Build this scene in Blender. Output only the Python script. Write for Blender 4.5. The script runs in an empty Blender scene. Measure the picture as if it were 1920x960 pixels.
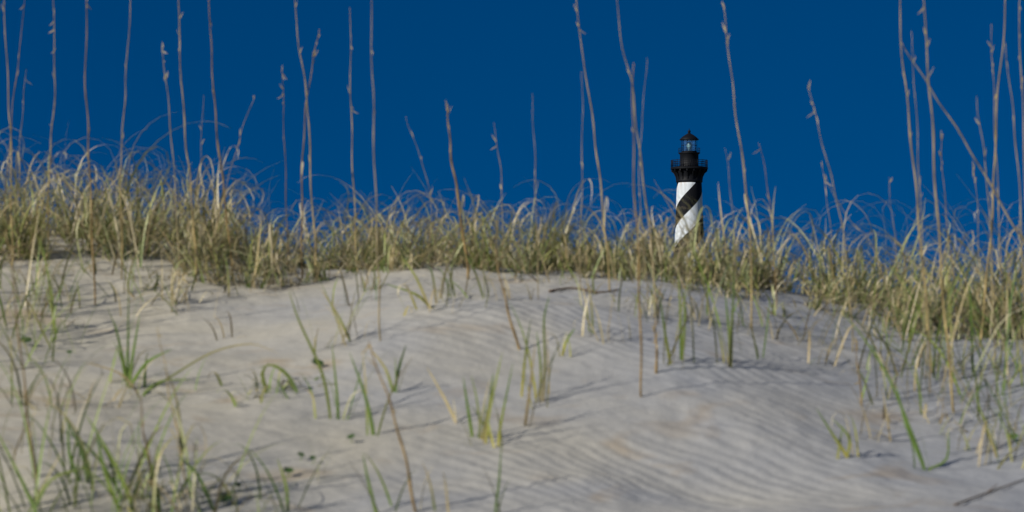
import bpy, math, random
import numpy as np
from mathutils import Vector

C = bpy.context.scene.collection
F = 5333.0
PITCH = math.atan(200 / F)
CP, SP = math.cos(PITCH), math.sin(PITCH)

# ------------------------------------------------------------------ pixel <-> place
def P(px, py, d):
    cx, cy = (px - 960) / F, (480 - py) / F
    wy = CP - SP * cy
    k = d / wy
    return Vector((cx * k, d, (SP + CP * cy) * k))

# ------------------------------------------------------------------ terrain
def _h(ix, iy, s):
    v = np.sin(ix * 127.1 + iy * 311.7 + s * 74.7) * 43758.5453
    return v - np.floor(v)
def vn(x, y, s=0):
    xi, yi = np.floor(x), np.floor(y)
    fx, fy = x - xi, y - yi
    fx, fy = fx * fx * (3 - 2 * fx), fy * fy * (3 - 2 * fy)
    a, b = _h(xi, yi, s), _h(xi + 1, yi, s)
    c, d = _h(xi, yi + 1, s), _h(xi + 1, yi + 1, s)
    return (a + (b - a) * fx) * (1 - fy) + (c + (d - c) * fx) * fy - 0.5
CR = [(-400, 450), (0, 470), (200, 478), (330, 488), (480, 514), (560, 518), (680, 503), (800, 486), (900, 504), (1000, 514),
      (1150, 512), (1300, 522), (1450, 556), (1600, 588), (1750, 604), (1920, 620), (2300, 650)]
CX = np.array([(p[0] - 960) / F * 14 for p in CR])
CZ = np.array([(680 - p[1]) / F * 14 for p in CR])
def zcrest(x):
    return sum(np.interp(x + o, CX, CZ) for o in (-.16, -.08, 0, .08, .16)) / 5
YK = np.array([-60, 4, 9.5, 14, 15.2, 17, 24, 60])
def height(x, y, fine=True):
    x = np.asarray(x, float); y = np.asarray(y, float)
    zc = zcrest(x)
    out = 0
    vals = [-1.6 + 0 * x, -1.6 + 0 * x, -0.5 + 0 * x, zc, zc + .08, zc - .14, -1.25 + 0 * x, -1.6 + 0 * x]
    offs = (-.5, -.25, 0, .25, .5)
    for o in offs:
        yy = y + o
        v = vals[0] * 1.0
        for i in range(len(YK) - 1):
            t = np.clip((yy - YK[i]) / (YK[i + 1] - YK[i]), 0, 1)
            v = v + (vals[i + 1] - vals[i]) * t
        out = out + v / len(offs)
    near = np.clip((y - 3.5) / 3, 0, 1) * np.clip((40 - y) / 15, 0, 1)
    side = np.clip((np.abs(x) - 3.2) / 5, 0, 1)
    calm = 1 - .78 * np.exp(-((y - 13.9) / 1.0) ** 2) * (1 - side)
    out = out + near * calm * (vn(x * .55 + 3, y * .6, 1) * .20 + vn(x * 1.3, y * 1.2 + 5, 2) * .09 + vn(x * 3.1, y * 2.7, 3) * .026)
    # rounded hump in the middle, hollow to its left
    out = out + .08 * np.exp(-((x + .1) / .9) ** 2 - ((y - 12.3) / 1.0) ** 2) - .10 * np.exp(-((x + 1.8) / .6) ** 2 - ((y - 12.7) / .8) ** 2)
    out = out + near * side * vn(x * .2, y * .2, 4) * 1.2
    dist = np.clip((np.hypot(x, y) - 40) / 60, 0, 1)
    out = out + dist * vn(x * .02, y * .02, 9) * 0.8
    if fine:
        m = np.clip((vn(x * .8 + 9, y * .9, 6) + .22) * 3.0, 0.04, 1) * np.clip((x + .9) / .8, .05, 1) * np.clip((1.7 - x) / .9, .15, 1)
        wob = vn(x * 2.2, y * 2.2, 7) * .13 + vn(x * 6, y * 6, 8) * .035
        n = (x * 1.15 + y) / 1.524 + wob
        w = np.sin(n * 2 * np.pi / .070)
        out = out + near * m * .0026 * (w + .25 * np.sin(n * 4 * np.pi / .070 + 1))
        out = out + near * (vn(x * 11, y * 11, 11) * .009 + vn(x * 25, y * 25, 12) * .0045)
    return out
_D = np.arange(6.5, 17, .01)
def hit(px, py):
    a = P(px, py, 1.0)
    zz = height(a.x * _D, _D, False)
    i = np.argmax(a.z * _D < zz)
    d = float(_D[i]) if (a.z * _D < zz).any() else 14.0
    return d
def gz(x, y): return float(height(np.array([x]), np.array([y]), True)[0])

# ------------------------------------------------------------------ materials
def newmat(name):
    m = bpy.data.materials.new(name); m.use_nodes = True
    nt = m.node_tree; nt.nodes.clear()
    return m, nt, nt.nodes.new, nt.links.new
def paint(name, col, rough=.6, metal=0, noise=.25, scale=3, spec=.5):
    m, nt, N, L = newmat(name)
    o = N('ShaderNodeOutputMaterial'); b = N('ShaderNodeBsdfPrincipled')
    b.inputs['Roughness'].default_value = rough; b.inputs['Metallic'].default_value = metal; b.inputs['Specular IOR Level'].default_value = spec
    t = N('ShaderNodeTexCoord'); n = N('ShaderNodeTexNoise'); n.inputs['Scale'].default_value = scale; n.inputs['Detail'].default_value = 5
    r = N('ShaderNodeMixRGB'); r.inputs[1].default_value = (*[c * (1 - noise) for c in col], 1); r.inputs[2].default_value = (*[min(1, c * (1 + noise)) for c in col], 1)
    L(t.outputs['Object'], n.inputs['Vector']); L(n.outputs['Fac'], r.inputs[0]); L(r.outputs[0], b.inputs['Base Color']); L(b.outputs[0], o.inputs[0])
    return m
def plant(name, transl=.3, rough=.55, spec=.5):
    m, nt, N, L = newmat(name)
    o = N('ShaderNodeOutputMaterial'); b = N('ShaderNodeBsdfPrincipled'); b.inputs['Roughness'].default_value = rough
    b.inputs['Specular IOR Level'].default_value = spec
    a = N('ShaderNodeAttribute'); a.attribute_name = 'tint'
    t = N('ShaderNodeTexCoord'); n = N('ShaderNodeTexNoise'); n.inputs['Scale'].default_value = 22; n.inputs['Detail'].default_value = 3
    mp = N('ShaderNodeMapRange'); mp.inputs[3].default_value = .6; mp.inputs[4].default_value = 1.4
    mul = N('ShaderNodeVectorMath'); mul.operation = 'SCALE'
    L(t.outputs['Object'], n.inputs['Vector']); L(n.outputs['Fac'], mp.inputs[0]); L(a.outputs['Color'], mul.inputs[0]); L(mp.outputs[0], mul.inputs['Scale'])
    L(mul.outputs[0], b.inputs['Base Color'])
    tr = N('ShaderNodeBsdfTranslucent'); L(mul.outputs[0], tr.inputs['Color'])
    mx = N('ShaderNodeMixShader'); mx.inputs[0].default_value = transl
    L(b.outputs[0], mx.inputs[1]); L(tr.outputs[0], mx.inputs[2]); L(mx.outputs[0], o.inputs[0])
    return m
M_BLADE = plant('grass_blade', .25, .42, .4)
M_STEM = plant('dry_stem', .0, .7, .2)

def sand_mat():
    m, nt, N, L = newmat('dune_sand')
    o = N('ShaderNodeOutputMaterial'); b = N('ShaderNodeBsdfPrincipled'); b.inputs['Roughness'].default_value = .95
    b.inputs['Specular IOR Level'].default_value = .1
    g = N('ShaderNodeNewGeometry')
    def noise(s, d=4, dist=0):
        n = N('ShaderNodeTexNoise'); n.inputs['Scale'].default_value = s; n.inputs['Detail'].default_value = d; n.inputs['Distortion'].default_value = dist
        L(g.outputs['Position'], n.inputs['Vector']); return n
    sx = N('ShaderNodeSeparateXYZ'); L(g.outputs['Position'], sx.inputs[0])
    n1 = noise(.9, 3, .5)
    ma = N('ShaderNodeMath'); ma.operation = 'MULTIPLY_ADD'; ma.inputs[1].default_value = -.14; ma.inputs[2].default_value = -.04; L(sx.outputs['X'], ma.inputs[0])
    ad = N('ShaderNodeMath'); L(ma.outputs[0], ad.inputs[0]); L(n1.outputs['Fac'], ad.inputs[1])
    cr = N('ShaderNodeValToRGB')
    cr.color_ramp.elements[0].position = .25; cr.color_ramp.elements[0].color = (.325, .332, .345, 1)
    cr.color_ramp.elements[1].position = .74; cr.color_ramp.elements[1].color = (.445, .415, .34, 1)
    L(ad.outputs[0], cr.inputs[0])
    n2 = noise(2.6, 6, .8); r2 = N('ShaderNodeValToRGB')
    r2.color_ramp.elements[0].position = .58; r2.color_ramp.elements[0].color = (1, 1, 1, 1)
    r2.color_ramp.elements[1].position = .78; r2.color_ramp.elements[1].color = (.90, .77, .63, 1)
    L(n2.outputs['Fac'], r2.inputs[0])
    mu = N('ShaderNodeMixRGB'); mu.blend_type = 'MULTIPLY'; mu.inputs[0].default_value = 1
    L(cr.outputs[0], mu.inputs[1]); L(r2.outputs[0], mu.inputs[2])
    n3 = noise(160, 3); r3 = N('ShaderNodeMapRange'); r3.inputs[3].default_value = .8; r3.inputs[4].default_value = 1.2
    L(n3.outputs['Fac'], r3.inputs[0])
    sc = N('ShaderNodeVectorMath'); sc.operation = 'SCALE'; L(mu.outputs[0], sc.inputs[0]); L(r3.outputs[0], sc.inputs['Scale'])
    ln = N('ShaderNodeVectorMath'); ln.operation = 'LENGTH'; L(g.outputs['Position'], ln.inputs[0])
    mr = N('ShaderNodeMapRange'); mr.inputs[1].default_value = 25; mr.inputs[2].default_value = 60; L(ln.outputs['Value'], mr.inputs[0])
    n4 = noise(.15, 6); sg = N('ShaderNodeValToRGB'); sg.color_ramp.elements[0].color = (.04, .06, .025, 1); sg.color_ramp.elements[1].color = (.14, .13, .07, 1)
    L(n4.outputs['Fac'], sg.inputs[0])
    mx = N('ShaderNodeMixRGB'); L(mr.outputs[0], mx.inputs[0]); L(sc.outputs[0], mx.inputs[1]); L(sg.outputs[0], mx.inputs[2])
    L(mx.outputs[0], b.inputs['Base Color'])
    bp = N('ShaderNodeBump'); bp.inputs['Strength'].default_value = .6; bp.inputs['Distance'].default_value = .006
    n5 = noise(38, 6); L(n5.outputs['Fac'], bp.inputs['Height']); L(bp.outputs[0], b.inputs['Normal'])
    L(b.outputs[0], o.inputs[0]); return m

# ------------------------------------------------------------------ mesh helpers
class MB:
    def __init__(s): s.v = []; s.f = []; s.c = []
    def tube(s, pts, rad, col, n=6):
        b = len(s.v); k = len(pts)
        for i, p in enumerate(pts):
            t = (pts[min(i + 1, k - 1)] - pts[max(i - 1, 0)]).normalized()
            u = t.cross(Vector((0.3, 1, 0.1))).normalized(); w = t.cross(u)
            r = rad[i] if hasattr(rad, '__len__') else rad
            for j in range(n):
                a = 2 * math.pi * j / n
                s.v.append(p + u * (r * math.cos(a)) + w * (r * math.sin(a)))
                s.c.append(col[i] if isinstance(col, list) else col)
        for i in range(k - 1):
            for j in range(n):
                s.f.append((b + i * n + j, b + i * n + (j + 1) % n, b + (i + 1) * n + (j + 1) % n, b + (i + 1) * n + j))
        s.f.append(tuple(b + j for j in range(n))[::-1]); s.f.append(tuple(b + (k - 1) * n + j for j in range(n)))
    def ribbon(s, pts, w0, side, c0, c1, fold=.25, tp=2.2):
        b = len(s.v); k = len(pts)
        for i, p in enumerate(pts):
            q = i / (k - 1)
            w = w0 * .5 * (min(1, .6 + q * 2.5)) * (1 - q ** tp) + .0006
            t = (pts[min(i + 1, k - 1)] - pts[max(i - 1, 0)])
            nn = t.cross(side); nn = nn.normalized() if nn.length > 1e-9 else Vector((0, 0, 1))
            col = tuple(c0[j] + (c1[j] - c0[j]) * min(1, q * 1.3) for j in range(3))
            s.v += [p - side * w + nn * (w * fold), p, p + side * w + nn * (w * fold)]
            s.c += [col] * 3
        for i in range(k - 1):
            a = b + i * 3
            s.f += [(a, a + 1, a + 4, a + 3), (a + 1, a + 2, a + 5, a + 4)]
    def box(s, a, b_, col=(1, 1, 1)):
        b = len(s.v)
        for z in (a[2], b_[2]):
            for x, y in ((a[0], a[1]), (b_[0], a[1]), (b_[0], b_[1]), (a[0], b_[1])): s.v.append(Vector((x, y, z))); s.c.append(col)
        s.f += [(b + 3, b + 2, b + 1, b), (b + 4, b + 5, b + 6, b + 7)] + [(b + i, b + (i + 1) % 4, b + 4 + (i + 1) % 4, b + 4 + i) for i in range(4)]
    def lathe(s, prof, n=48, col=(1, 1, 1), cap=True, off=0):
        b = len(s.v)
        for r, z in prof:
            for j in range(n):
                a = 2 * math.pi * j / n + off
                s.v.append(Vector((r * math.cos(a), r * math.sin(a), z))); s.c.append(col)
        for i in range(len(prof) - 1):
            for j in range(n):
                s.f.append((b + i * n + j, b + i * n + (j + 1) % n, b + (i + 1) * n + (j + 1) % n, b + (i + 1) * n + j))
        if cap:
            s.f.append(tuple(b + j for j in range(n))[::-1]); s.f.append(tuple(b + (len(prof) - 1) * n + j for j in range(n)))
    def build(s, name, mat, parent=None, origin=None, smooth=True):
        o0 = origin or Vector((0, 0, 0))
        me = bpy.data.meshes.new(name); me.from_pydata([tuple(p - o0) for p in s.v], [], s.f)
        me.materials.append(mat)
        at = me.attributes.new('tint', 'FLOAT_COLOR', 'POINT')
        at.data.foreach_set('color', np.array([(*c, 1) for c in s.c], dtype=np.float32).ravel())
        if smooth: me.polygons.foreach_set('use_smooth', [True] * len(me.polygons))
        o = bpy.data.objects.new(name, me); C.objects.link(o)
        if parent: o.parent = parent
        return o
SEEN = {}
def tag(o, label, cat, group=None):
    assert label not in SEEN, label
    assert 4 <= len(label.split()) <= 16, label
    SEEN[label] = 1
    o['label'] = label; o['category'] = cat
    if group: o['group'] = group
def thing(name, loc, label, cat, group=None):
    o = bpy.data.objects.new(name, None); o.empty_display_size = .05; C.objects.link(o); o.location = loc
    tag(o, label, cat, group); return o
def smooth_line(pts, k=4):
    out = []; n = len(pts)
    for i in range(n - 1):
        p0, p1, p2, p3 = pts[max(i - 1, 0)], pts[i], pts[i + 1], pts[min(i + 2, n - 1)]
        for j in range(k):
            t = j / k
            out.append(.5 * ((2 * p1) + (p2 - p0) * t + (2 * p0 - 5 * p1 + 4 * p2 - p3) * t * t + (3 * p1 - p0 - 3 * p2 + p3) * t ** 3))
    out.append(pts[-1]); return out

# ------------------------------------------------------------------ ground
def axis(core0, core1, step, mid0, mid1, mstep, far):
    core = list(np.arange(core0, core1, step))
    l = list(np.arange(mid0, core0 - mstep * .5, mstep)); r = list(np.arange(core1, mid1, mstep))
    fl, fr = [], []; d = mstep * 2; q = mid0
    while q > -far: q -= d; d *= 1.35; fl.append(q)
    d = mstep * 2; q = mid1
    while q < far: q += d; d *= 1.35; fr.append(q)
    return np.array(fl[::-1] + l + core + r + fr)
xs = axis(-2.9, 2.9, .0135, -10, 10, .15, 5000)
ys = axis(8.4, 14.6, .017, 2, 30, .15, 5000)
X, Y = np.meshgrid(xs, ys)
Z = height(X, Y)
nx, ny = len(xs), len(ys)
co = np.stack([X, Y, Z], -1).reshape(-1, 3)
ii = np.arange(nx * ny).reshape(ny, nx)
q = np.stack([ii[:-1, :-1], ii[:-1, 1:], ii[1:, 1:], ii[1:, :-1]], -1).reshape(-1, 4)
me = bpy.data.meshes.new('ground')
me.vertices.add(len(co)); me.vertices.foreach_set('co', co.ravel().astype(np.float32))
me.loops.add(q.size); me.loops.foreach_set('vertex_index', q.ravel().astype(np.int32))
me.polygons.add(len(q)); me.polygons.foreach_set('loop_start', np.arange(0, q.size, 4, dtype=np.int32))
me.update(); me.validate()
me.polygons.foreach_set('use_smooth', [True] * len(me.polygons))
me.materials.append(sand_mat())
g = bpy.data.objects.new('ground', me); C.objects.link(g); g['kind'] = 'structure'

# ------------------------------------------------------------------ blades
GREEN = [(.155, .26, .045), (.09, .165, .03), (.22, .31, .06), (.28, .335, .075), (.17, .25, .08)]
TAN = [(.60, .50, .26), (.44, .35, .18), (.78, .69, .46), (.28, .22, .12)]
YEL = [(.60, .52, .10), (.46, .43, .10)]
def arc(rng, base, az, L, t0, k, seg=7, curl=0):
    pts = [base.copy()]; p = base.copy(); th = t0; st = L / seg
    daz = rng.uniform(-.35, .35)
    for i in range(seg):
        q = (i + 1) / seg
        th = t0 + k * q * q + curl * max(0, q - .5) ** 1.3 * 9
        a = az + daz * q
        p = p + Vector((math.sin(th) * math.cos(a), math.sin(th) * math.sin(a), math.cos(th))) * st
        pts.append(p.copy())
    return pts
def side_of(rng, az):
    a = az + math.pi / 2 + rng.uniform(-.7, .7)
    return Vector((math.cos(a), math.sin(a), rng.uniform(-.3, .3))).normalized()

# ---- the grass cover on the dune crest: one uncountable mass
rng = random.Random(11)
mb = MB()
def crest_height(x):
    return float(np.interp(x, [-2.6, -2, -1.2, -.5, 0, .6, .9, 1.2, 1.6, 2.6], [.46, .45, .43, .40, .44, .39, .36, .43, .44, .50]))
ncl = 0
while ncl < 1120:
    x = rng.uniform(-4.6, 4.6); y = 12.2 + 4.7 * rng.random() ** .95
    big = float(vn(np.array([x * 1.1]), np.array([y * .9]), 21)[0]) + .5
    sml = float(vn(np.array([x * 3.4]), np.array([y * 2.6]), 24)[0]) + .5
    dens = .6 * sml + .4 * big
    if x < -1.0 and y < 14.6: dens += .25
    edge = 13.82 + .5 * float(vn(np.array([x * 1.7]), np.array([0.5]), 22)[0])
    edge -= .40 * min(1, max(0, (x - 1.5) / .4))
    if x < -1.0: edge = min(edge, 13.68)
    right = x > .9
    lo_ = edge - y
    if lo_ > 0:
        if rng.random() > .34 * math.exp(-lo_ / .27): continue
    elif dens < rng.uniform(.2 if x < 0 else .25, .6 if right else .52): continue
    ncl += 1
    z = gz(x, y); H = crest_height(x) * (.5 + .8 * sml) * rng.choice((.5, .75, .9, 1, 1.1, 1.25))
    if lo_ > 0: H *= .6
    dry = rng.random()
    lean = rng.gauss(0, .28); spr = rng.uniform(.012, .05)
    for b in range(rng.randint(7, 18) if lo_ < 0 else rng.randint(3, 9)):
        az = rng.uniform(0, 6.28) if rng.random() < .4 else (rng.choice((0, math.pi)) + rng.gauss(0, .45))
        L = H * rng.uniform(.35, 1.25)
        base = Vector((x + rng.gauss(0, spr), y + rng.gauss(0, spr), z - .015))
        curly = rng.random() < .34
        isdry = rng.random() < (.10 + .34 * dry) or (curly and rng.random() < .5)
        col = rng.choice(TAN if isdry else GREEN); s = rng.uniform(.65, 1.2); col = tuple(c * s for c in col)
        tt = rng.choice(TAN[:3])
        tip = tuple(c * .5 + t * .55 for c, t in zip(col, tt))
        lo = tuple(c * .75 for c in col)
        if curly:
            pts = arc(rng, base, az, L * 1.35, abs(rng.gauss(.12, .15)), rng.uniform(.3, 1.6), 13, rng.uniform(.2, 1.2))
        elif rng.random() < .22:   # bent over, broken blade
            pts = arc(rng, base, az, L * .55, abs(rng.gauss(.1, .15)), .2, 4, 0)
            pts += arc(rng, pts[-1], az, L * .5, rng.uniform(1.5, 2.5), .3, 4, 0)[1:]
        else:
            pts = arc(rng, base, az, L, abs(rng.gauss(.18, .28)), rng.uniform(.2, 2.2), 7, 0)
        if abs(lean) > .02: pts = [p + Vector((lean * (p.z - base.z), 0, 0)) for p in pts]
        mb.ribbon(pts, rng.uniform(.0050, .0080) if curly else rng.uniform(.0055, .0120), side_of(rng, az), lo, tip, .25, 5 if curly else 2.2)
    for b in range(5):
        az = rng.uniform(0, 6.28)
        base = Vector((x + rng.gauss(0, .08), y + rng.gauss(0, .08), z + .005))
        mb.ribbon(arc(rng, base, az, H * .6, rng.uniform(.8, 1.35), .4, 5), .008, side_of(rng, az), rng.choice(TAN), rng.choice(TAN))
go = mb.build('beach_grass', M_BLADE)
go['label'] = 'dense green and straw coloured beach grass covering the dune crest'; go['category'] = 'grass'; go['kind'] = 'stuff'

# ------------------------------------------------------------------ tall stalks
SG = 'tall dry sea oat stalks on the dune'
def stalk(pts, d, rmm, label, hue=0, leaf=0):
    rng = random.Random(int(pts[0][0] * 13 + pts[0][1] * 7 + len(label)))
    grounded = d is None
    if grounded: d = hit(*pts[-1])
    lean = rng.uniform(-.12, .12)
    zb = pts[-1][1]
    W = [P(px, py, d + lean * (zb - py) / F * d) for px, py in pts]
    if grounded:
        W[-1].z = gz(W[-1].x, W[-1].y) - .02
    else:
        last = W[-1]; dirn = (W[-1] - W[-2]).normalized()
        zg = gz(last.x, last.y) - .02
        if last.z > zg:
            t = (last.z - zg) / max(.3, -dirn.z); W.append(Vector((last.x + dirn.x * t * .8, last.y, zg)))
            W[-1].z = gz(W[-1].x, W[-1].y) - .02
    W = smooth_line(W[::-1], 5)
    base = Vector((W[0].x, W[0].y, W[0].z + .02))
    root = thing('sea_oat_stalk', base, label, 'grass stalk', SG)
    n = len(W); r0 = rmm / 1000 * .92
    ph = rng.uniform(0, 6)
    W = [W[0]] + [p + Vector((.003 * math.sin(i * .9 + ph), 0, 0)) for i, p in enumerate(W[1:], 1)]
    cA = [(.30, .205, .085), (.42, .32, .14), (.23, .16, .07), (.36, .29, .155)][hue]
    rad = [r0 * (1 - .66 * i / (n - 1)) for i in range(n)]
    cols = [tuple(c * (.8 + .3 * math.sin(i * 1.7 + ph)) for c in cA) for i in range(n)]
    for q in (.2, .42, .63):
        i = int(q * (n - 1)); rad[i] *= 1.25
    m = MB(); m.tube(W, rad, cols); m.build('stem', M_STEM, root, base)
    tot = (W[-1] - W[0]).length
    head = rng.random() < .35
    for k in range((rng.randint(5, 9) if head else rng.randint(1, 3)) + int(tot * 1.5)):
        s = MB()
        q = rng.uniform(.78, .99) if head and rng.random() < .7 else rng.uniform(.35, .98)
        f = q * (n - 1); i = min(int(f), n - 2); p = W[i].lerp(W[i + 1], f - i); t = (W[i + 1] - W[i]).normalized()
        a = rng.uniform(0, 6.28); o = (Vector((math.cos(a), math.sin(a) * .6, 0)) * rng.uniform(.1, .7) + t * rng.choice((1, 1, 1, 1, -.3))).normalized()
        Lk = rng.uniform(.012, .048)
        s.ribbon([p, p + o * Lk * .5 + Vector((0, 0, -.002)), p + o * Lk], rng.uniform(.0025, .0060), o.cross(Vector((.2, 1, .1))).normalized(), cA, tuple((c + d_) * .5 for c, d_ in zip(cA, TAN[0])))
        s.build('seed_spikelet', M_BLADE, root, base)
    for k in range(leaf):
        i = int(rng.uniform(.12, .4) * (n - 1)); az = rng.uniform(0, 6.28)
        l = MB(); l.ribbon(arc(rng, W[i], az, rng.uniform(.15, .32), .35, 1.6, 8, .7), .007, side_of(rng, az), TAN[0], TAN[2])
        l.build('leaf', M_BLADE, root, base)
    return root
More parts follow.
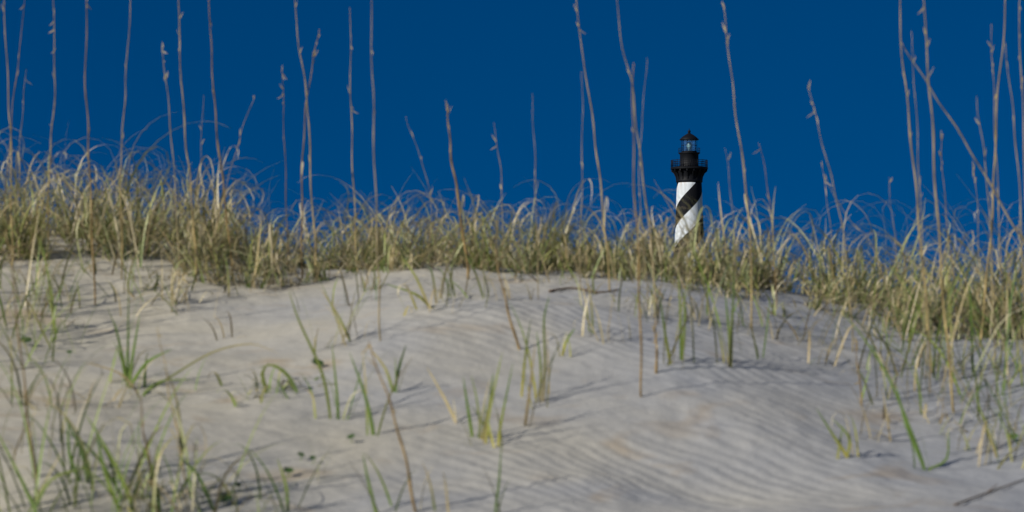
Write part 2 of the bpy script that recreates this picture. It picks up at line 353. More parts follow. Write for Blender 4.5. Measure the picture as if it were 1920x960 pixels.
ST = [
 ([(6, -90), (10, 60), (16, 180), (20, 270), (22, 420)], 13.6, 4.6, 'tan stalk nearest the left edge of the photo, leaving the frame at its top', 1, 1),
 ([(50, -60), (40, 70), (28, 160), (20, 245), (8, 400)], 14.2, 3.2, 'thin stalk at the far left leaning right as it rises', 0, 0),
 ([(48, 130), (44, 190), (38, 260), (36, 340)], 14.9, 2.4, 'short thin stalk standing between the far left stalks, ending below them', 1, 0),
 ([(97, -90), (101, 60), (103, 160), (97, 250), (92, 330), (90, 440)], 13.9, 4.6, 'upright tan stalk third from left edge, bowed slightly outward at mid height', 1, 1),
 ([(164, -120), (163, 20), (160, 140), (165, 240), (168, 330), (174, 460), (178, 572)], None, 5.4, 'straight brown stalk rooted in bare sand near the left, crossing the whole grass band', 0, 1),
 ([(247, -80), (243, 30), (236, 150), (232, 220), (226, 310), (228, 420), (229, 520)], 13.6, 4.2, 'stalk with a small frayed tuft halfway up, right of the sand rooted left stalk', 1, 0),
 ([(303, 78), (311, 150), (320, 240), (328, 350), (335, 470), (336, 540)], None, 4.0, 'grey stalk with its tip just inside the sky, left of two taller stalks', 3, 0),
 ([(331, -100), (336, 60), (342, 180), (350, 280), (358, 350), (366, 470)], 13.7, 5.4, 'thick tan stalk curving right at its foot, left of the knotted stalk', 1, 1),
 ([(391, -90), (394, 50), (399, 140), (405, 230), (415, 320), (428, 430)], 13.8, 5.6, 'thick knotted stalk with flaking bracts, second of the left pair of tall thick stalks', 0, 1),
 ([(381, 178), (378, 260), (374, 350), (372, 430)], 14.8, 2.4, 'thin short stalk squeezed between the two thick left stalks', 3, 0),
 ([(477, 180), (455, 240), (438, 300), (420, 365), (405, 440)], 14.3, 2.4, 'thin slanted stalk leaning far right over the left grass', 1, 0),
 ([(529, 132), (532, 220), (535, 320), (538, 420)], 14.4, 3.4, 'short straight stalk with seed bracts, just left of the crossing pair', 2, 0),
 ([(546, -90), (556, 50), (568, 130), (578, 210), (582, 320), (590, 450)], 13.9, 4.8, 'tall stalk leaning left at its top, one of the crossing pair', 1, 0),
 ([(598, 55), (588, 110), (577, 175), (569, 260), (566, 350), (566, 450)], 14.0, 4.8, 'shorter stalk leaning right with a bushy tip, crossing its taller neighbour', 0, 1),
 ([(657, 14), (657, 120), (659, 230), (662, 330), (667, 440)], 14.1, 4.0, 'upright stalk ending at the top of the sky, right of the crossing pair', 1, 0),
 ([(694, -90), (697, 80), (700, 200), (703, 330), (708, 470), (711, 560), (713, 640)], None, 4.4, 'long straight stalk rooted in sand left of centre with a brown broken foot', 3, 0),
 ([(760, 218), (775, 260), (795, 315), (808, 380), (815, 450)], 14.2, 2.2, 'short grey stalk leaning left just left of the thick snapped stalk', 3, 0),
 ([(839, 198), (842, 245), (847, 300), (858, 365), (874, 480)], 13.6, 8.2, 'thick snapped brown stalk with blunt top, left of centre', 0, 1),
 ([(925, 230), (935, 290), (941, 350), (942, 440)], 14.3, 2.6, 'short thin stalk with feathery tip right of the thick snapped stalk', 1, 0),
 ([(997, 175), (1001, 250), (1004, 340), (1008, 470)], 12.8, 2.4, 'faint straight grey stalk standing near the centre of the photo', 3, 0),
 ([(1076, -100), (1086, 60), (1102, 160), (1115, 255), (1125, 340), (1136, 450)], 13.4, 4.8, 'long stalk leaning left, the first tall one right of centre', 1, 1),
 ([(1091, 135), (1092, 230), (1091, 340), (1088, 470)], 13.2, 2.8, 'shorter vertical stalk under the first leaning stalk right of centre', 3, 0),
 ([(1150, -60), (1164, 70), (1185, 160), (1196, 260), (1208, 350), (1222, 470)], 12.6, 4.6, 'tall blurred stalk leaning left, left of the lighthouse, leaving the frame', 3, 0),
 ([(1187, 118), (1187, 230), (1190, 360), (1198, 500), (1201, 640), (1203, 745)], None, 5.0, 'stalk with dark brown foot set in open sand below and left of the lighthouse', 0, 0),
 ([(1213, 108), (1207, 190), (1200, 280), (1200, 390), (1210, 500)], 12.8, 2.5, 'faint stalk leaning slightly right, the nearest tall one left of the lighthouse', 3, 0),
 ([(1356, 8), (1368, 110), (1378, 200), (1392, 300), (1405, 420), (1410, 620)], None, 4.6, 'tall stalk leaning left, first one right of the lighthouse', 1, 0),
 ([(1360, 278), (1368, 340), (1376, 430), (1382, 540)], 13.4, 2.4, 'low stalk standing right beside the lighthouse tower', 3, 0),
 ([(1424, 268), (1436, 330), (1446, 400), (1452, 500)], 13.6, 2.8, 'short stalk with ragged seed tip, second low stalk right of the lighthouse', 0, 0),
 ([(1516, 160), (1530, 220), (1550, 300), (1568, 370), (1584, 460), (1596, 600)], 12.6, 3.6, 'lone blurred stalk leaning left with a pointed tip, between lighthouse and right cluster', 3, 0),
 ([(1540, 305), (1550, 370), (1558, 440), (1562, 520)], 14.2, 2.2, 'thin low stalk left of the lone leaning stalk base', 1, 0),
 ([(1548, 330), (1570, 378), (1600, 420), (1630, 450), (1650, 500)], 13.2, 2.5, 'bent low stem slanting right down into the grass beside the lone leaning stalk', 3, 0),
 ([(1666, 332), (1672, 400), (1680, 470), (1684, 560)], 14.0, 2.2, 'thin low stalk standing alone left of the right hand cluster', 1, 0),
 ([(1684, -90), (1690, 80), (1702, 200), (1715, 330), (1726, 450), (1738, 580), (1748, 700)], None, 5.6, 'leftmost tall stalk of the right hand cluster, leaving the frame at its top', 1, 1),
 ([(1729, -90), (1736, 80), (1746, 200), (1753, 330), (1763, 480), (1776, 640), (1790, 775)], None, 5.6, 'tall stalk rooted lowest in the sand within the right hand cluster', 1, 1),
 ([(1708, 58), (1716, 180), (1722, 300), (1728, 430), (1734, 600)], 12.2, 3.0, 'faint stalk between the two tall left stalks of the right hand cluster', 3, 0),
 ([(1688, 78), (1722, 130), (1760, 190), (1806, 260), (1850, 335), (1905, 430), (1960, 520)], 12.4, 5.2, 'thick stalk tilted diagonally across the right hand cluster', 3, 0),
 ([(1764, 255), (1768, 330), (1776, 420), (1790, 540)], 13.6, 3.0, 'short stalk within the right hand cluster, under the diagonal stalk', 0, 0),
 ([(1830, 180), (1838, 240), (1850, 330), (1858, 460)], 12.4, 3.2, 'blurred stalk with bushy tip right of the diagonal stalk top', 3, 0),
 ([(1858, 45), (1862, 140), (1866, 250), (1872, 380), (1880, 540)], 13.2, 3.0, 'thin stalk second from right edge group, ending inside the sky', 1, 0),
 ([(1888, -90), (1882, 60), (1869, 200), (1864, 330), (1858, 440), (1846, 560), (1838, 650)], None, 6.0, 'tall bowed stalk near the right edge leaning right as it leaves the frame', 1, 1),
 ([(1884, 80), (1896, 180), (1905, 270), (1914, 400), (1920, 560)], 12.3, 4.0, 'blurred stalk beside the right edge leaning left', 3, 0),
 ([(1908, -90), (1912, 60), (1918, 220), (1925, 420)], 13.0, 4.0, 'rightmost stalk, touching the right edge of the photo', 1, 0),
 ([(1824, 300), (1832, 380), (1836, 480)], 14.0, 2.4, 'low thin stalk in the right grass below the diagonal stalk', 1, 0),
 ([(12, 430), (28, 560), (42, 690), (56, 810), (72, 930)], None, 5.2, 'dark stalk standing in the lower left sand close to the left edge', 2, 1),
 ([(690, 640), (715, 710), (742, 790), (764, 880), (782, 962)], None, 6.2, 'leaning brown stalk at the bottom of the photo left of centre', 0, 0),
 ([(928, 470), (940, 530), (955, 590), (975, 655)], None, 6.6, 'broken thick brown stalk slanting in the sand at centre', 0, 0),
 ([(295, 612), (308, 680), (322, 760), (340, 850), (352, 930)], None, 3.6, 'thin brown stalk leaning left in the lower left sand', 1, 0),
 ([(262, 742), (270, 810), (282, 880), (296, 965)], None, 5.2, 'short dark stalk rising from the bottom left grass', 2, 0),
 ([(1230, 600), (1230, 650), (1232, 700)], None, 6.6, 'short broken brown stub beside the yellow based shoots below the lighthouse', 0, 0),
 ([(1604, 640), (1610, 700), (1617, 765)], None, 4.0, 'short dry stub in the sand left of the green slanted shoot', 0, 0),
]
for s in ST: stalk(*s)

# ------------------------------------------------------------------ tufts on the sand
TG = 'grass tufts growing out of the open sand'
def tuft(bx, by, n, Lpx, spread, kind, label, custom=(), w=.0088):
    rng = random.Random(int(bx * 7 + by)); d = hit(bx, by)
    b = P(bx, by, d); b.z = gz(b.x, b.y)
    root = thing('grass_tuft', b, label, 'grass tuft', TG)
    L0 = Lpx / F * d
    if n >= 5 and n < 20: n = int(n * 1.4)
    def cols():
        if kind == 'g': c0 = rng.choice(GREEN); c1 = rng.choice(GREEN + GREEN[2:] + TAN[:1])
        elif kind == 'y': c0 = rng.choice(YEL + TAN[1:2]); c1 = rng.choice(GREEN)
        elif kind == 'd': c0 = rng.choice(TAN[:2] + TAN[3:]); c1 = rng.choice(TAN)
        else: c0 = rng.choice(TAN[1:] + GREEN[1:3]); c1 = rng.choice(GREEN + TAN[:2])
        s = rng.uniform(.65, 1.1)
        return tuple(c * s for c in c0), tuple(c * s for c in c1)
    for k in range(n):
        az = rng.choice((0, math.pi)) + rng.gauss(0, .7)
        sp_ = min(n, 20)
        bb = b + Vector((rng.gauss(0, .010 + .006 * sp_), rng.gauss(0, .012 + .006 * sp_), 0))
        bb.z = gz(bb.x, bb.y) - .012
        dry = rng.random() < .25
        pts = arc(rng, bb, az, L0 * rng.uniform(.45, 1.4), abs(rng.gauss(.18, spread * .6)), rng.uniform(.1, spread * 2.6), 10, rng.uniform(.3, 1.1) if dry and spread > .3 else 0)
        m = MB(); c0, c1 = cols()
        if dry: c1 = rng.choice(TAN)
        m.ribbon(pts, w * rng.uniform(.6, 1.15), side_of(rng, az), c0, c1)
        m.build('blade', M_BLADE, root, b)
    for line in custom:
        W = smooth_line([P(px, py, d) for px, py in line], 4); W[0].z = min(W[0].z, gz(W[0].x, W[0].y)) - .012
        m = MB(); c0, c1 = cols()
        a = rng.uniform(-.5, .5)
        t = (W[-1] - W[0]).normalized()
        m.ribbon(W, w * 1.25, t.cross(Vector((.25 * a, -1, 0))).normalized(), c0, c1)
        m.build('blade', M_BLADE, root, b)
TU = [
 (60, 640, 26, 200, .6, 'g', 'large dark green tuft on the sand at the left edge below the crest'),
 (12, 570, 16, 180, .45, 'm', 'tall mixed tuft at the left edge just under the crest grass'),
 (118, 585, 14, 130, .6, 'm', 'straw and green tuft right of the large dark left edge tuft'),
 (240, 728, 6, 150, .35, 'g', 'dark green fan shaped tuft alone on the left sand', [[(240, 728), (232, 680), (215, 600)], [(240, 728), (250, 660), (262, 590)], [(242, 728), (275, 680), (322, 655)]], .011),
 (345, 580, 8, 110, .6, 'm', 'small sparse tuft under the left crest shadow'),
 (462, 550, 8, 90, .4, 'm', 'small green tuft at the foot of the crest grass, left of centre'),
 (620, 786, 4, 160, .35, 'g', 'slender green shoots leaning left beside the middle left sand', [[(620, 786), (604, 700), (560, 600), (542, 545)], [(634, 790), (632, 740), (622, 640)]], .009),
 (702, 816, 2, 130, .25, 'g', 'narrow dark green shoot leaning left on the middle sand', [[(702, 816), (684, 740), (655, 660)], [(700, 816), (690, 760), (672, 700)]], .011),
 (740, 738, 2, 90, .2, 'g', 'short upright green shoot beside the leaning brown bottom stalk', [[(740, 738), (748, 690), (762, 645)], [(738, 738), (722, 690), (690, 650)]], .010),
 (520, 738, 30, 62, 1.0, 'g', 'flattened leafy green tuft lying on the left middle sand', [[(560, 742), (540, 705), (512, 685), (484, 690)], [(500, 735), (492, 700), (505, 680)]], .013),
 (265, 742, 3, 90, .5, 'm', 'tuft sending one long arching blade across the left sand', [[(265, 742), (330, 700), (400, 660), (470, 645), (520, 662)], [(265, 742), (300, 715), (360, 712)], [(262, 742), (225, 700), (160, 680)]], .007),
 (655, 640, 7, 130, .4, 'm', 'leaning pale green tuft on the sand below the crest, left of centre', [[(658, 640), (630, 585), (600, 540)]]),
 (808, 580, 9, 90, .6, 'y', 'yellow green tuft slanting left at the crest, left of centre', [[(812, 582), (780, 552), (722, 532)], [(806, 580), (780, 520), (752, 480)]], .010),
 (866, 556, 9, 110, .5, 'm', 'tuft rooted just under the crest near the thick snapped stalk'),
 (885, 822, 2, 110, .15, 'm', 'pair of short blades in the central sand', [[(886, 822), (878, 770), (868, 706)]], .010),
 (852, 792, 1, 110, .2, 'd', 'thin dry blades leaning left in the central sand', [[(856, 794), (835, 750), (800, 688)]]),
 (910, 830, 3, 170, .3, 'y', 'yellow footed tall shoot in the centre, left one of two', [[(910, 830), (918, 770), (942, 660)], [(908, 830), (920, 740), (925, 700)]], .009),
 (936, 838, 3, 150, .3, 'y', 'yellow footed shoot in the centre, right one of two', [[(934, 838), (940, 790), (962, 680)]], .008),
 (984, 802, 3, 150, .3, 'm', 'small straw coloured shoot right of the two central yellow footed shoots', [[(984, 802), (992, 740), (1004, 640)]]),
 (1018, 755, 5, 190, .25, 'y', 'dense upright shoot with tall yellow green blades right of centre', [[(1018, 755), (1022, 680), (1020, 600), (1030, 555)], [(1012, 755), (1014, 690), (1006, 620)]], .009),
 (1058, 668, 3, 80, .4, 'y', 'tiny pale yellow blades right of centre under the crest', [[(1054, 668), (1062, 640), (1078, 615)]]),
 (1104, 625, 4, 100, .3, 'm', 'short straw tuft beneath the fallen twig'),
 (1258, 685, 4, 170, .25, 'y', 'bright yellow footed shoot below the lighthouse, leftmost of three', [[(1258, 685), (1248, 630), (1238, 560)]], .010),
 (1277, 676, 3, 190, .15, 'g', 'straight dark green shoot below the lighthouse, middle of three', [[(1277, 676), (1276, 600), (1272, 500)], [(1279, 676), (1284, 600), (1282, 540)]], .009),
 (1370, 690, 3, 180, .2, 'y', 'thick upright yellow footed shoot below the lighthouse, rightmost of three', [[(1370, 690), (1372, 620), (1378, 500)], [(1368, 690), (1368, 640), (1360, 550)]], .012),
 (1345, 602, 8, 120, .5, 'm', 'loose tuft under the crest, right of the lighthouse'),
 (1405, 668, 4, 120, .4, 'm', 'pale thin shoot right of the thick yellow footed shoot'),
 (1590, 858, 4, 120, .45, 'y', 'green and yellow blades leaning left in the lower right sand', [[(1590, 858), (1568, 825), (1530, 765)], [(1588, 858), (1592, 820), (1560, 785)]], .010),
 (1648, 830, 5, 100, .7, 'd', 'small dry tuft left of the long green slanted shoot'),
 (1736, 880, 2, 120, .3, 'g', 'long green slanted shoot in the lower right sand', [[(1736, 880), (1705, 800), (1665, 705), (1620, 635), (1575, 580)], [(1734, 880), (1700, 800), (1680, 720)], [(1738, 880), (1775, 860), (1778, 800)]], .008),
 (1530, 645, 10, 120, .6, 'm', 'straw tuft under the crest between lighthouse and right cluster'),
 (1700, 700, 18, 190, .5, 'm', 'mixed tuft at the foot of the right hand cluster, left side'),
 (1755, 742, 15, 240, .4, 'm', 'tall tuft with straw coloured feet at the centre of the right hand cluster'),
 (1838, 700, 19, 200, .5, 'm', 'bushy mixed tuft right of the lowest rooted tall stalk'),
 (1900, 730, 18, 220, .45, 'g', 'green tuft against the right edge of the photo'),
 (1870, 858, 12, 160, .5, 'y', 'yellow straw tuft in the lower right corner sand', [[(1870, 858), (1850, 800), (1828, 740)]]),
 (1632, 610, 14, 140, .5, 'm', 'leafy tuft at the crest just left of the right hand cluster'),
 (540, 960, 4, 140, .35, 'g', 'green tuft cut by the bottom edge, right of the bottom left clump', [[(540, 960), (536, 910), (520, 860)]]),
 (706, 965, 3, 140, .3, 'g', 'slender green blades cut by the bottom edge left of the leaning brown stalk', [[(706, 965), (690, 900), (680, 850)]]),
 (815, 968, 4, 110, .3, 'm', 'short blades cut by the bottom edge right of the leaning brown stalk'),
 (930, 965, 2, 130, .15, 'g', 'thin green blades at the bottom edge near the centre', [[(928, 965), (936, 900), (940, 830)]], .007),
 (70, 838, 8, 170, .5, 'm', 'straw tuft beside the dark lower left stalk'),
 (150, 905, 12, 250, .5, 'g', 'green tuft in the lower left corner area, leftmost big one', [[(165, 905), (150, 840), (110, 760)], [(150, 905), (130, 850), (128, 780)]], .010),
 (30, 965, 13, 270, .6, 'g', 'corner tuft filling the bottom left corner', [[(70, 965), (40, 900), (-10, 800)], [(60, 965), (95, 900), (150, 880)]], .010),
 (225, 960, 18, 250, .6, 'g', 'big green tuft at the bottom edge, widest of the bottom left clump', [[(250, 950), (215, 870), (160, 775)], [(225, 960), (195, 880), (180, 800)], [(300, 950), (285, 880), (262, 830)]], .011),
 (310, 950, 24, 170, .9, 'm', 'dense straw and green tuft at the bottom edge behind the short dark stalk'),
 (388, 955, 16, 150, .9, 'm', 'rightmost drooping tuft of the bottom left clump', [[(400, 955), (370, 890), (330, 850)]]),
 (200, 760, 5, 90, .7, 'd', 'small curled dry tuft below the fan shaped tuft'),
 (120, 770, 6, 150, .7, 'm', 'thin arching tuft between the left edge stalk and the fan shaped tuft'),
 (30, 690, 10, 150, .7, 'g', 'green tuft touching the left edge beneath the large dark one'),
 (600, 655, 4, 110, .6, 'm', 'few thin crossing blades left of the leaning pale green tuft'),
 (1142, 640, 5, 110, .5, 'd', 'dry tuft just left of the dark footed stalk'),
 (1180, 590, 8, 120, .5, 'm', 'low tuft directly under the crest left of the lighthouse line'),
 (1216, 600, 6, 130, .4, 'm', 'straw green shoot standing behind the short broken brown stub'),
 (1310, 610, 7, 130, .5, 'm', 'mixed tuft between the middle and rightmost shoots below the lighthouse'),
 (1440, 610, 9, 130, .6, 'm', 'drooping tuft at the crest edge right of the tall leaning stalk foot'),
 (1485, 640, 7, 110, .7, 'd', 'low dry tuft left of the straw tuft under the right crest'),
 (1572, 690, 6, 120, .6, 'm', 'sparse tuft beneath the lone leaning stalk'),
 (1668, 760, 8, 150, .5, 'm', 'thin straw tuft left of the right hand cluster, lower in the sand'),
 (1715, 790, 7, 110, .7, 'd', 'dry curled tuft between the slanted shoot and the lowest rooted stalk'),
 (1795, 800, 9, 140, .6, 'm', 'tuft right under the foot of the lowest rooted tall stalk'),
 (1862, 770, 11, 190, .5, 'm', 'tall straw tuft above the lower right corner tuft'),
 (1915, 850, 12, 150, .5, 'm', 'straw tuft cut by the right edge, lowest one there'),
 (1790, 660, 16, 180, .5, 'g', 'green tuft high in the right hand cluster behind the tall stalks'),
 (1880, 650, 14, 160, .5, 'm', 'pale tuft on the crest near the right edge'),
 (660, 570, 7, 100, .5, 'm', 'small tuft hanging over the crest edge right of the leaning pale tuft'),
 (950, 560, 6, 90, .6, 'd', 'dry low tuft behind the broken slanting stalk'),
 (590, 905, 3, 80, .5, 'm', 'few short blades right of the three round leaves'),
 (445, 965, 8, 120, .6, 'g', 'green blades cut by the bottom edge beside the broad green leaf'),
 (250, 560, 9, 110, .7, 'm', 'low mixed tuft on sand right of the straight sand rooted brown stalk'),
 (415, 640, 4, 90, .8, 'd', 'wispy dry blades on the left sand above the long arching blade'),
 (60, 760, 7, 150, .7, 'm', 'loose arching tuft crossing the dark lower left stalk'),
]
for t in TU: tuft(*t)

# ------------------------------------------------------------------ small round leaves & twigs
M_LEAF = plant('round_leaf', .25, .4)
LV = [(48, 640, .028, 'round green leaf beside the large dark left edge tuft'), (130, 662, .014, 'tiny round leaf right of the large left edge tuft'),
      (595, 682, .028, 'round green leaf among the slender leaning shoots'), (658, 822, .016, 'dark round leaf alone on the middle left sand'),
      (540, 886, .020, 'largest of three round leaves on the lower left sand'), (564, 856, .014, 'upper left of the three round leaves on the lower sand'),
      (586, 862, .013, 'rightmost of the three round leaves on the lower sand'), (446, 912, .014, 'small round leaf right of the bottom left clump'),
      (422, 940, .026, 'broad green leaf at the edge of the bottom left clump'), (1898, 822, .024, 'bright green round leaf in the lower right corner')]
for px, py, r, lab in LV:
    rng = random.Random(px); d = hit(px, py + 8); b = P(px, py + 8, d); b.z = gz(b.x, b.y)
    root = thing('round_leaf_sprout', b, lab, 'leaf', 'round leaves on the sand')
    top = b + Vector((0, 0, .022))
    m = MB(); m.tube([b - Vector((0, 0, .01)), b + Vector((.003, 0, .012)), top], .0013, GREEN[0]); m.build('leaf_stalk', M_STEM, root, b)
    m = MB(); nrm = Vector((rng.uniform(-.4, .4), -.7, 1)).normalized(); u = nrm.cross(Vector((0, 1, 0))).normalized(); w = nrm.cross(u)
    cc = (.10, .20, .03) if px > 1800 else (.06, .11, .03)
    m.v.append(top); m.c.append(cc)
    for j in range(20):
        a = 6.283 * j / 20; rr = r * (1 + .08 * math.sin(5 * a)) * (.6 if j == 0 else 1)
        m.v.append(top + u * rr * math.cos(a) + w * rr * math.sin(a) * .8 + nrm * .12 * r); m.c.append(cc)
    m.f = [(0, 1 + j, 1 + (j + 1) % 20) for j in range(20)]
    m.build('leaf_blade', M_LEAF, root, b)
def twig(line, r, lab):
    W = []
    for px, py in line:
        d = hit(px, py); p = P(px, py, d); p.z = gz(p.x, p.y) + r * 1.5; W.append(p)
    W = smooth_line(W, 4); n = len(W); m = MB()
    m.tube([p - W[0] for p in W], [r * (1 - .5 * i / n) for i in range(n)], (.13, .09, .06))
    k = n // 2; m.tube([W[k] - W[0], W[k] - W[0] + Vector((.04, .01, .03))], [r * .6, r * .3], (.13, .09, .06))
    o = m.build('fallen_twig', M_STEM); o.location = W[0]; tag(o, lab, 'twig', 'fallen twigs on the sand')
twig([(1030, 550), (1075, 545), (1120, 552), (1160, 548)], .006, 'fallen brown twig lying under the crest grass right of centre')
twig([(1790, 950), (1850, 928), (1925, 900)], .004, 'thin fallen twig in the bottom right corner')

# ------------------------------------------------------------------ lighthouse
D = 760.0; K = D / F
LX = (1293 - 960) * K
def zz(py): return P(1293, py, D).z
base_z = float(height(np.array([LX]), np.array([D]))[0])
LH = thing('lighthouse', (LX, D, base_z), 'tall lighthouse with black and white spiral stripes and black lantern beyond the dune', 'lighthouse')
Zt = zz(340) - base_z
def lz(py): return zz(py) - base_z
m_, nt, N, L = newmat('spiral_paint')
o = N('ShaderNodeOutputMaterial'); b = N('ShaderNodeBsdfPrincipled'); b.inputs['Roughness'].default_value = .6
t = N('ShaderNodeTexCoord'); sx = N('ShaderNodeSeparateXYZ'); L(t.outputs['Object'], sx.inputs[0])
ny_ = N('ShaderNodeMath'); ny_.operation = 'MULTIPLY'; ny_.inputs[1].default_value = -1; L(sx.outputs['Y'], ny_.inputs[0])
at = N('ShaderNodeMath'); at.operation = 'ARCTAN2'; L(sx.outputs['X'], at.inputs[0]); L(ny_.outputs[0], at.inputs[1])
per = 78 * K
a1 = N('ShaderNodeMath'); a1.operation = 'DIVIDE'; a1.inputs[1].default_value = math.pi; L(at.outputs[0], a1.inputs[0])
z1 = N('ShaderNodeMath'); z1.operation = 'DIVIDE'; z1.inputs[1].default_value = per; L(sx.outputs['Z'], z1.inputs[0])
su = N('ShaderNodeMath'); su.operation = 'SUBTRACT'; L(z1.outputs[0], su.inputs[0]); L(a1.outputs[0], su.inputs[1])
of = N('ShaderNodeMath'); of.operation = 'SUBTRACT'; L(su.outputs[0], of.inputs[0]); of.inputs[1].default_value = lz(394) / per
fr = N('ShaderNodeMath'); fr.operation = 'FRACT'; L(of.outputs[0], fr.inputs[0])
lt = N('ShaderNodeMath'); lt.operation = 'LESS_THAN'; lt.inputs[1].default_value = .5; L(fr.outputs[0], lt.inputs[0])
mp = N('ShaderNodeMapping'); mp.inputs['Scale'].default_value = (1, 1, .12); L(t.outputs['Object'], mp.inputs['Vector'])
n1 = N('ShaderNodeTexNoise'); n1.inputs['Scale'].default_value = 1.4; n1.inputs['Detail'].default_value = 6; L(mp.outputs[0], n1.inputs['Vector'])
wr = N('ShaderNodeValToRGB'); wr.color_ramp.elements[0].position = .3; wr.color_ramp.elements[0].color = (.54, .58, .61, 1)
wr.color_ramp.elements[1].position = .6; wr.color_ramp.elements[1].color = (.70, .755, .80, 1); L(n1.outputs['Fac'], wr.inputs[0])
n2 = N('ShaderNodeTexNoise'); n2.inputs['Scale'].default_value = 2.2; L(mp.outputs[0], n2.inputs['Vector'])
rz = N('ShaderNodeMapRange'); rz.inputs[1].default_value = Zt - 3; rz.inputs[2].default_value = Zt; L(sx.outputs['Z'], rz.inputs[0])
rn = N('ShaderNodeMapRange'); rn.inputs[1].default_value = .5; rn.inputs[2].default_value = .7; L(n2.outputs['Fac'], rn.inputs[0])
rm = N('ShaderNodeMath'); rm.operation = 'MULTIPLY'; L(rz.outputs[0], rm.inputs[0]); L(rn.outputs[0], rm.inputs[1])
rc = N('ShaderNodeMixRGB'); rc.inputs[2].default_value = (.42, .27, .12, 1); L(rm.outputs[0], rc.inputs[0]); L(wr.outputs[0], rc.inputs[1])
br = N('ShaderNodeValToRGB'); br.color_ramp.elements[0].color = (.005, .006, .008, 1); br.color_ramp.elements[1].color = (.013, .013, .016, 1); L(n1.outputs['Fac'], br.inputs[0])
mx = N('ShaderNodeMixRGB'); L(lt.outputs[0], mx.inputs[0]); L(rc.outputs[0], mx.inputs[1]); L(br.outputs[0], mx.inputs[2])
L(mx.outputs[0], b.inputs['Base Color']); b.inputs['Specular IOR Level'].default_value = .08; L(b.outputs[0], o.inputs[0])
M_SP = m_
M_BK = paint('black_iron', (.005, .006, .009), .6, 0, .4, 1.5, .18)
M_BRK = paint('red_brick', (.25, .09, .06), .8, 0, .3, 2)
M_STN = paint('grey_granite', (.35, .34, .32), .8, 0, .2, 2)
m_, nt, N, L = newmat('lantern_glass')
o = N('ShaderNodeOutputMaterial'); b = N('ShaderNodeBsdfGlossy'); b.inputs['Color'].default_value = (.75, .9, .92, 1); b.inputs['Roughness'].default_value = .15
tp = N('ShaderNodeBsdfTransparent'); tp.inputs[0].default_value = (.96, 1, 1, 1)
mxs = N('ShaderNodeMixShader'); mxs.inputs[0].default_value = .16; L(tp.outputs[0], mxs.inputs[1]); L(b.outputs[0], mxs.inputs[2]); L(mxs.outputs[0], o.inputs[0])
M_GL = m_
M_LENS = paint('lens_glass', (.25, .42, .46), .15, .0, .2, 3)
def part(m, name, mat, smooth=True): return m.build(name, mat, LH, None, smooth)
W_ = lambda px: px * K
r_top = W_(23.2)
m = MB(); pr = []
for i in range(41):
    q = i / 40; z = 7 + (Zt - 7) * q
    down = (Zt - z)
    pr.append((r_top + down * .034 + .00035 * down * down, z))
m.lathe(pr, 96); part(m, 'tower', M_SP)
rb = pr[0][0]
m = MB(); m.lathe([(rb + 1.6, -.6), (rb + 1.6, 1.2), (rb + 1.2, 1.25)], 8, cap=True); part(m, 'plinth', M_STN, False)
m = MB(); m.lathe([(rb + .5, 6.2), (rb + .9, 6.3), (rb + .9, 6.9), (rb + .2, 7.1)], 8); part(m, 'stone_band', M_STN, False)
m = MB(); m.lathe([(rb + 1.15, 1.24), (rb + .55, 6.21)], 8); part(m, 'brick_base', M_BRK, False)
m = MB(); m.box((-.9, -(rb + 1.5), 1.25), (.9, -(rb + .2), 4.2)); dr = part(m, 'door', M_BK, False)
m = MB(); m.box((-1.4, -(rb + 1.7), 4.2), (1.4, -(rb + .2), 4.8)); m.build('lintel', M_STN, dr)
for sg_ in (-1, 1):
    m = MB(); m.box((min(sg_ * .92, sg_ * 1.35), -(rb + 1.6), 1.25), (max(sg_ * .92, sg_ * 1.35), -(rb + .2), 4.2)); m.build('jamb', M_STN, dr)
for zq in (12, 20, 28):
    m = MB(); rr = r_top + (Zt - zq) * .034 + .00035 * (Zt - zq) ** 2
    m.box((-.4, -rr - .12, zq), (.4, -rr + .6, zq + 1.5)); part(m, 'window', M_BK, False)
m = MB(); m.lathe([(r_top + .02, lz(343)), (W_(25), lz(341)), (W_(25), lz(338)), (W_(24), lz(336)), (W_(25), lz(330)), (W_(27), lz(323)), (W_(29), lz(318))], 64); part(m, 'cornice', M_BK)
m = MB(); m.lathe([(W_(30), lz(318.4)), (W_(35), lz(317.6)), (W_(35.3), lz(314.5)), (W_(34), lz(313.6)), (W_(10), lz(313.4))], 64); part(m, 'gallery_deck', M_BK, False)
for k in range(16):
    a = 2 * math.pi * (k + .5) / 16; m = MB(); ca, sa = math.cos(a), math.sin(a); tv = Vector((-sa, ca, 0)) * .16
    prof = [(W_(23.4), lz(341)), (W_(24.8), lz(339)), (W_(26), lz(332)), (W_(29.5), lz(325)), (W_(34), lz(321.5)), (W_(34), lz(317.9)), (W_(23.4), lz(317.9))]
    for sgn in (-1, 1):
        for r, z in prof: m.v.append(Vector((r * ca, r * sa, z)) + tv * sgn); m.c.append((1, 1, 1))
    n = len(prof); m.f = [tuple(range(n))[::-1], tuple(range(n, 2 * n))] + [(i, (i + 1) % n, n + (i + 1) % n, n + i) for i in range(n)]
    part(m, 'bracket', M_BK, False)
def railing(name, R, z0, z1, n, rt, parts):
    m = MB()
    for k in range(n):
        a = 2 * math.pi * k / n; p = Vector((R * math.cos(a), R * math.sin(a), 0)); th = rt * (1.6 if k % 3 == 0 else .7)
        m.tube([p + Vector((0, 0, z0)), p + Vector((0, 0, z1 + (.12 if k % 3 == 0 else 0)))], th, (1, 1, 1), 5)
    for q in parts:
        z = z0 + (z1 - z0) * q
        ring = [Vector((R * math.cos(2 * math.pi * k / 48), R * math.sin(2 * math.pi * k / 48), z)) for k in range(49)]
        m.tube(ring, rt, (1, 1, 1), 5)
    part(m, name, M_BK)
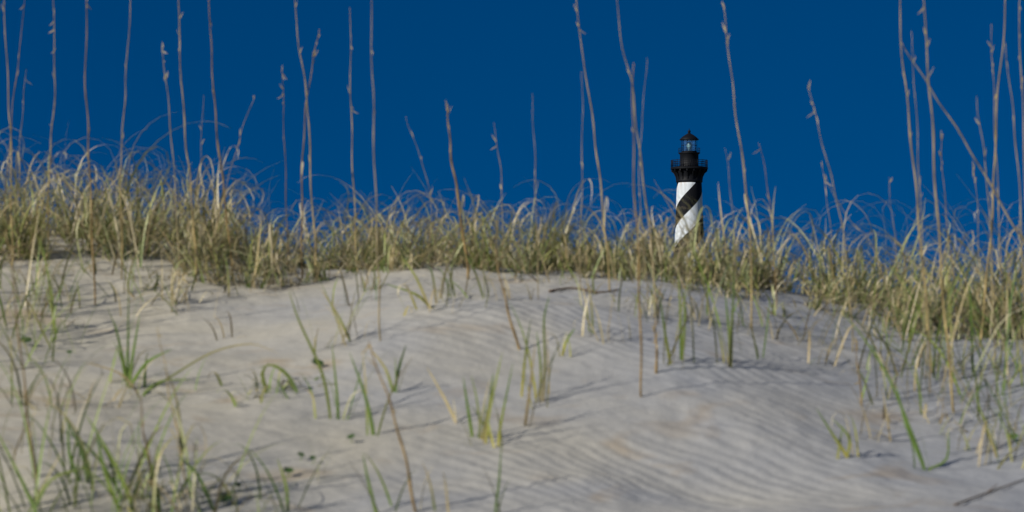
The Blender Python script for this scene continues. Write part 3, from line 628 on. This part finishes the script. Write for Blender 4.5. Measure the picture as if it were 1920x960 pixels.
railing('gallery_railing', W_(34), lz(313.6), lz(301), 48, .06, (.35, .68, 1))
m = MB(); m.lathe([(W_(18.5), lz(313.5)), (W_(18.5), lz(311)), (W_(17.5), lz(310)), (W_(17.5), lz(290)), (W_(19), lz(288.5)), (W_(19), lz(287.5))], 48); wr_ = part(m, 'watch_room', M_BK)
m = MB(); m.lathe([(W_(16), lz(288)), (W_(20.5), lz(287.6)), (W_(20.5), lz(286.4)), (W_(10), lz(286.2))], 48); part(m, 'lantern_deck', M_BK, False)
railing('lantern_railing', W_(20), lz(286.5), lz(278), 20, .03, (.5, 1))
m = MB(); m.lathe([(W_(14.6), lz(286.3)), (W_(14.6), lz(283.5))], 24); part(m, 'lantern_sill', M_BK, False)
m = MB(); m.lathe([(W_(14.3), lz(283.5)), (W_(14.3), lz(262.5))], 16, cap=False); part(m, 'lantern_glass', M_GL, False)
m = MB()
for k in range(10):
    a = 2 * math.pi * k / 10; p = Vector((W_(14.5) * math.cos(a), W_(14.5) * math.sin(a), 0))
    m.tube([p + Vector((0, 0, lz(283.6))), p + Vector((0, 0, lz(262)))], .05, (1, 1, 1), 4)
m.tube([Vector((W_(14.5) * math.cos(6.28319 * k / 20), W_(14.5) * math.sin(6.28319 * k / 20), lz(272.5))) for k in range(21)], .05, (1, 1, 1), 4)
part(m, 'lantern_frame', M_BK)
m = MB(); m.lathe([(W_(2), lz(286)), (W_(2), lz(280)), (W_(4), lz(279)), (W_(4.8), lz(273)), (W_(4), lz(268)), (W_(1.5), lz(266))], 20); part(m, 'lamp_lens', M_LENS)
m = MB(); m.lathe([(W_(16), lz(263)), (W_(18), lz(262.6)), (W_(18), lz(261.4)), (W_(13.5), lz(257)), (W_(8), lz(253)), (W_(3.2), lz(250.5)), (W_(2.4), lz(248.5))], 32); rf = part(m, 'roof', M_BK)
m = MB(); m.lathe([(W_(1), lz(249)), (W_(2.6), lz(247.8)), (W_(3), lz(246.3)), (W_(2.4), lz(244.8)), (W_(.8), lz(244))], 16); m.build('vent_ball', M_BK, rf)
m = MB(); m.tube([Vector((0, 0, lz(244.3))), Vector((0, 0, lz(240.5)))], [.1, .05], (1, 1, 1), 6); m.build('lightning_rod', M_BK, rf)

# ------------------------------------------------------------------ light
el = math.radians(28); azv = math.radians(233)
sd = Vector((math.cos(el) * math.sin(azv), math.cos(el) * math.cos(azv), math.sin(el)))
l = bpy.data.lights.new('sun', 'SUN'); l.energy = 4.3; l.angle = math.radians(.5); l.color = (1, .94, .84)
lo = bpy.data.objects.new('sun', l); C.objects.link(lo); lo.rotation_euler = (-sd).to_track_quat('-Z', 'Y').to_euler()
w = bpy.data.worlds.new('World'); bpy.context.scene.world = w; w.use_nodes = True
nt = w.node_tree; nt.nodes.clear(); N = nt.nodes.new; L = nt.links.new
wo = N('ShaderNodeOutputWorld'); bg = N('ShaderNodeBackground'); bg.inputs['Strength'].default_value = .10
sky = N('ShaderNodeTexSky'); sky.sky_type = 'NISHITA'; sky.sun_disc = False; sky.sun_elevation = el; sky.sun_rotation = azv
sky.air_density = 1; sky.dust_density = .1; sky.ozone_density = 3
tc = N('ShaderNodeTexCoord'); ad = N('ShaderNodeVectorMath'); ad.operation = 'ADD'; ad.inputs[1].default_value = (0, 0, .22)
sp = N('ShaderNodeSeparateXYZ'); L(tc.outputs['Generated'], sp.inputs[0])
nm = N('ShaderNodeVectorMath'); nm.operation = 'NORMALIZE'; L(tc.outputs['Generated'], ad.inputs[0]); L(ad.outputs[0], nm.inputs[0]); L(nm.outputs[0], sky.inputs['Vector'])
# clean polarised blue low in the sky, paler overhead and towards the sun
mr = N('ShaderNodeMapRange'); mr.inputs[1].default_value = .18; mr.inputs[2].default_value = .55; L(sp.outputs['Z'], mr.inputs[0])
mr2 = N('ShaderNodeMapRange'); mr2.inputs[1].default_value = -.8; mr2.inputs[2].default_value = .5; mr2.inputs[3].default_value = 1; mr2.inputs[4].default_value = 0; L(sp.outputs['Y'], mr2.inputs[0])
mm = N('ShaderNodeMath'); mm.operation = 'MAXIMUM'; L(mr.outputs[0], mm.inputs[0]); L(mr2.outputs[0], mm.inputs[1])
tint = N('ShaderNodeMixRGB'); tint.inputs[1].default_value = (.0, .205, .415, 1); tint.inputs[2].default_value = (.66, .66, .72, 1); L(mm.outputs[0], tint.inputs[0])
mu = N('ShaderNodeMixRGB'); mu.blend_type = 'MULTIPLY'; mu.inputs[0].default_value = 1; L(sky.outputs[0], mu.inputs[1]); L(tint.outputs[0], mu.inputs[2])
L(mu.outputs[0], bg.inputs[0]); L(bg.outputs[0], wo.inputs[0])

# ------------------------------------------------------------------ camera
cam = bpy.data.cameras.new('camera'); cam.sensor_width = 36; cam.lens = 36 * F / 1920
cam.clip_end = 12000; cam.clip_start = .1
cam.dof.use_dof = True; cam.dof.focus_distance = 760; cam.dof.aperture_fstop = 6.3
co_ = bpy.data.objects.new('camera', cam); C.objects.link(co_); co_.location = (0, 0, 0); co_.rotation_euler = (math.pi / 2 + PITCH, 0, 0)
bpy.context.scene.camera = co_
bpy.context.scene.view_settings.view_transform = 'Standard'; bpy.context.scene.view_settings.look = 'None'; bpy.context.scene.view_settings.exposure = 0
